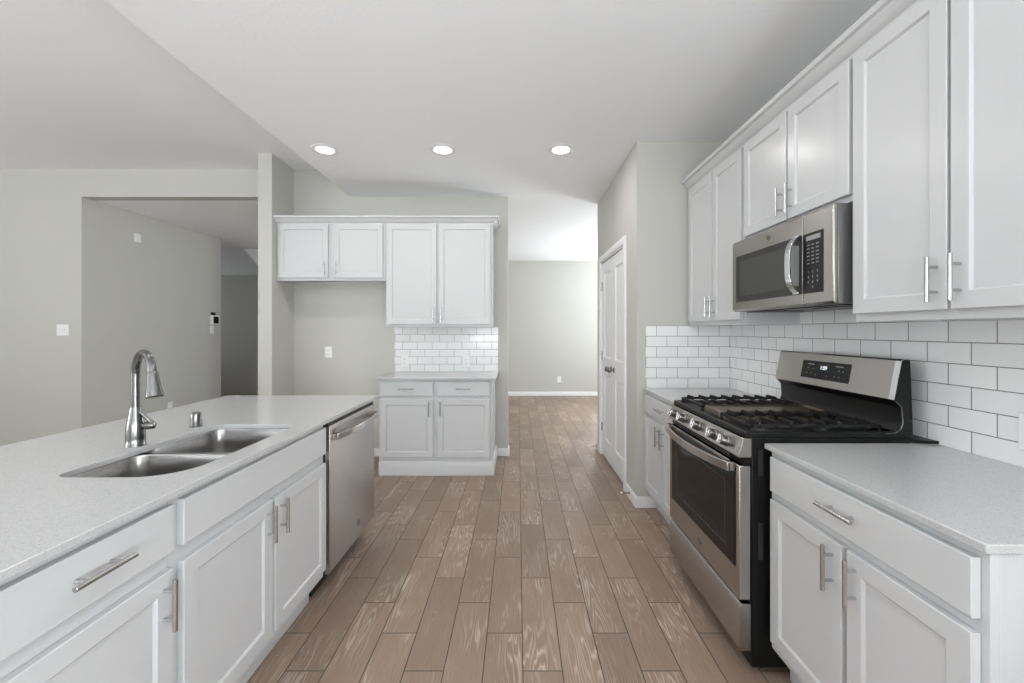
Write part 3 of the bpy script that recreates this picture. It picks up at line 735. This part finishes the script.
for x, lab in ((-1.498, 'recessed ceiling light above the sink, nearer the camera'), (.334, 'recessed ceiling light in front of the microwave, nearer the camera')):
    downlight(x, 1.45, lab)

# ------------------------------------------------------------------ plates and devices on the walls
def plate(name, label, cat, mp, u, z, wd, ht, kind, group=None):
    t = thing(name, label, cat, mp(u, 0, z-ht/2), group)
    m2 = lambda a, z_, w_: mp(a, w_, z_)
    part('plate', MB().rings(rect_rings(m2, u-wd/2, u+wd/2, z-ht/2, z+ht/2, [(0, .0004), (0, .003), (.003, .006)])), M_plate, t)
    if kind == 'outlet':
        for s in (-1, 1):
            zz = z+s*.021
            r = part('receptacle', MB().rings(rect_rings(m2, u-.017, u+.017, zz-.014, zz+.014, [(0, .0055), (0, .0075), (.002, .0085)])), M_plate, t)
            b = MB(); mbox(b, mp, u-.008, u-.006, .0080, .0088, zz-.003, zz+.007); mbox(b, mp, u+.006, u+.008, .0080, .0088, zz-.003, zz+.007); mbox(b, mp, u-.002, u+.002, .0080, .0088, zz-.011, zz-.007)
            part('slots', b, M_slot, r)
    elif kind == 'switch2':
        for s in (-1, 1):
            uu = u+s*.023
            b = MB(); mbox(b, mp, uu-.006, uu+.006, .0055, .0075, z-.012, z+.012); b.prism([(.007, z-.004), (.007, z+.006), (.017, z+.010), (.017, z+.004)], lambda w_, z_, a: mp(a, w_, z_), uu-.004, uu+.004)
            part('toggle', b, M_plate, t)
wl = mapper('back', YB); ws = mapper('left', -4.576); wt = mapper('right', 1.577); wb = mapper('back', 4.322); wf = mapper('back', 8.33)
plate('light_switch', 'white double toggle light switch on the far left wall', 'light switch', wl, -4.77, 1.32, .125, .118, 'switch2')
plate('wall_outlet', 'white outlet on the wall of the empty fridge alcove', 'outlet', wl, -1.985, 1.088, .072, .116, 'outlet')
plate('wall_outlet', 'white outlet low on the left hall wall behind the faucet', 'outlet', ws, 5.43, .318, .072, .116, 'outlet')
plate('wall_outlet', 'white outlet on the tiles at the right picture edge above the counter', 'outlet', wt, 1.262, .998, .074, .118, 'outlet')
plate('wall_outlet', 'white outlet at the left end of the rear tile backsplash', 'outlet', wb, -1.185, 1.0, .074, .118, 'outlet')
plate('wall_outlet', 'white outlet right of centre on the rear tile backsplash', 'outlet', wb, -.545, .99, .074, .118, 'outlet')
plate('wall_outlet', 'white outlet low on the far wall seen past the pantry door', 'outlet', wf, .83, .33, .074, .118, 'outlet')
plate('wall_plate', 'small blank white plate below the alarm keypad on the hall wall', 'wall plate', ws, 6.17, 1.327, .072, .116, None)
t = thing('alarm_keypad', 'white alarm keypad with dark screen at the end of the hall wall', 'alarm keypad', ws(6.21, 0, 1.40))
m2 = lambda a, z_, w_: ws(a, w_, z_)
part('case', MB().rings(rect_rings(m2, 6.135, 6.30, 1.40, 1.545, [(0, .0004), (0, .02), (.008, .028)])), M_plate, t)
b = MB(); mbox(b, ws, 6.17, 6.275, .0275, .0292, 1.42, 1.525); part('screen', b, M_panel, t)
b = MB(); mbox(b, ws, 6.155, 6.21, .0004, .03, 1.5455, 1.585); part('top_clip', b, M_black, t)
t = thing('wall_sensor', 'small white sensor box high on the left hall wall', 'sensor', ws(4.95, 0, 2.38))
part('case', MB().rings(rect_rings(m2, 4.915, 4.985, 2.365, 2.475, [(0, .0004), (0, .02), (.006, .03)])), M_plate, t)
b = MB(); mbox(b, ws, 4.93, 4.97, .0298, .0312, 2.385, 2.42); part('lens', b, M_plate, t)
for o in bpy.data.objects:
    if '_L' in o: del o['_L']
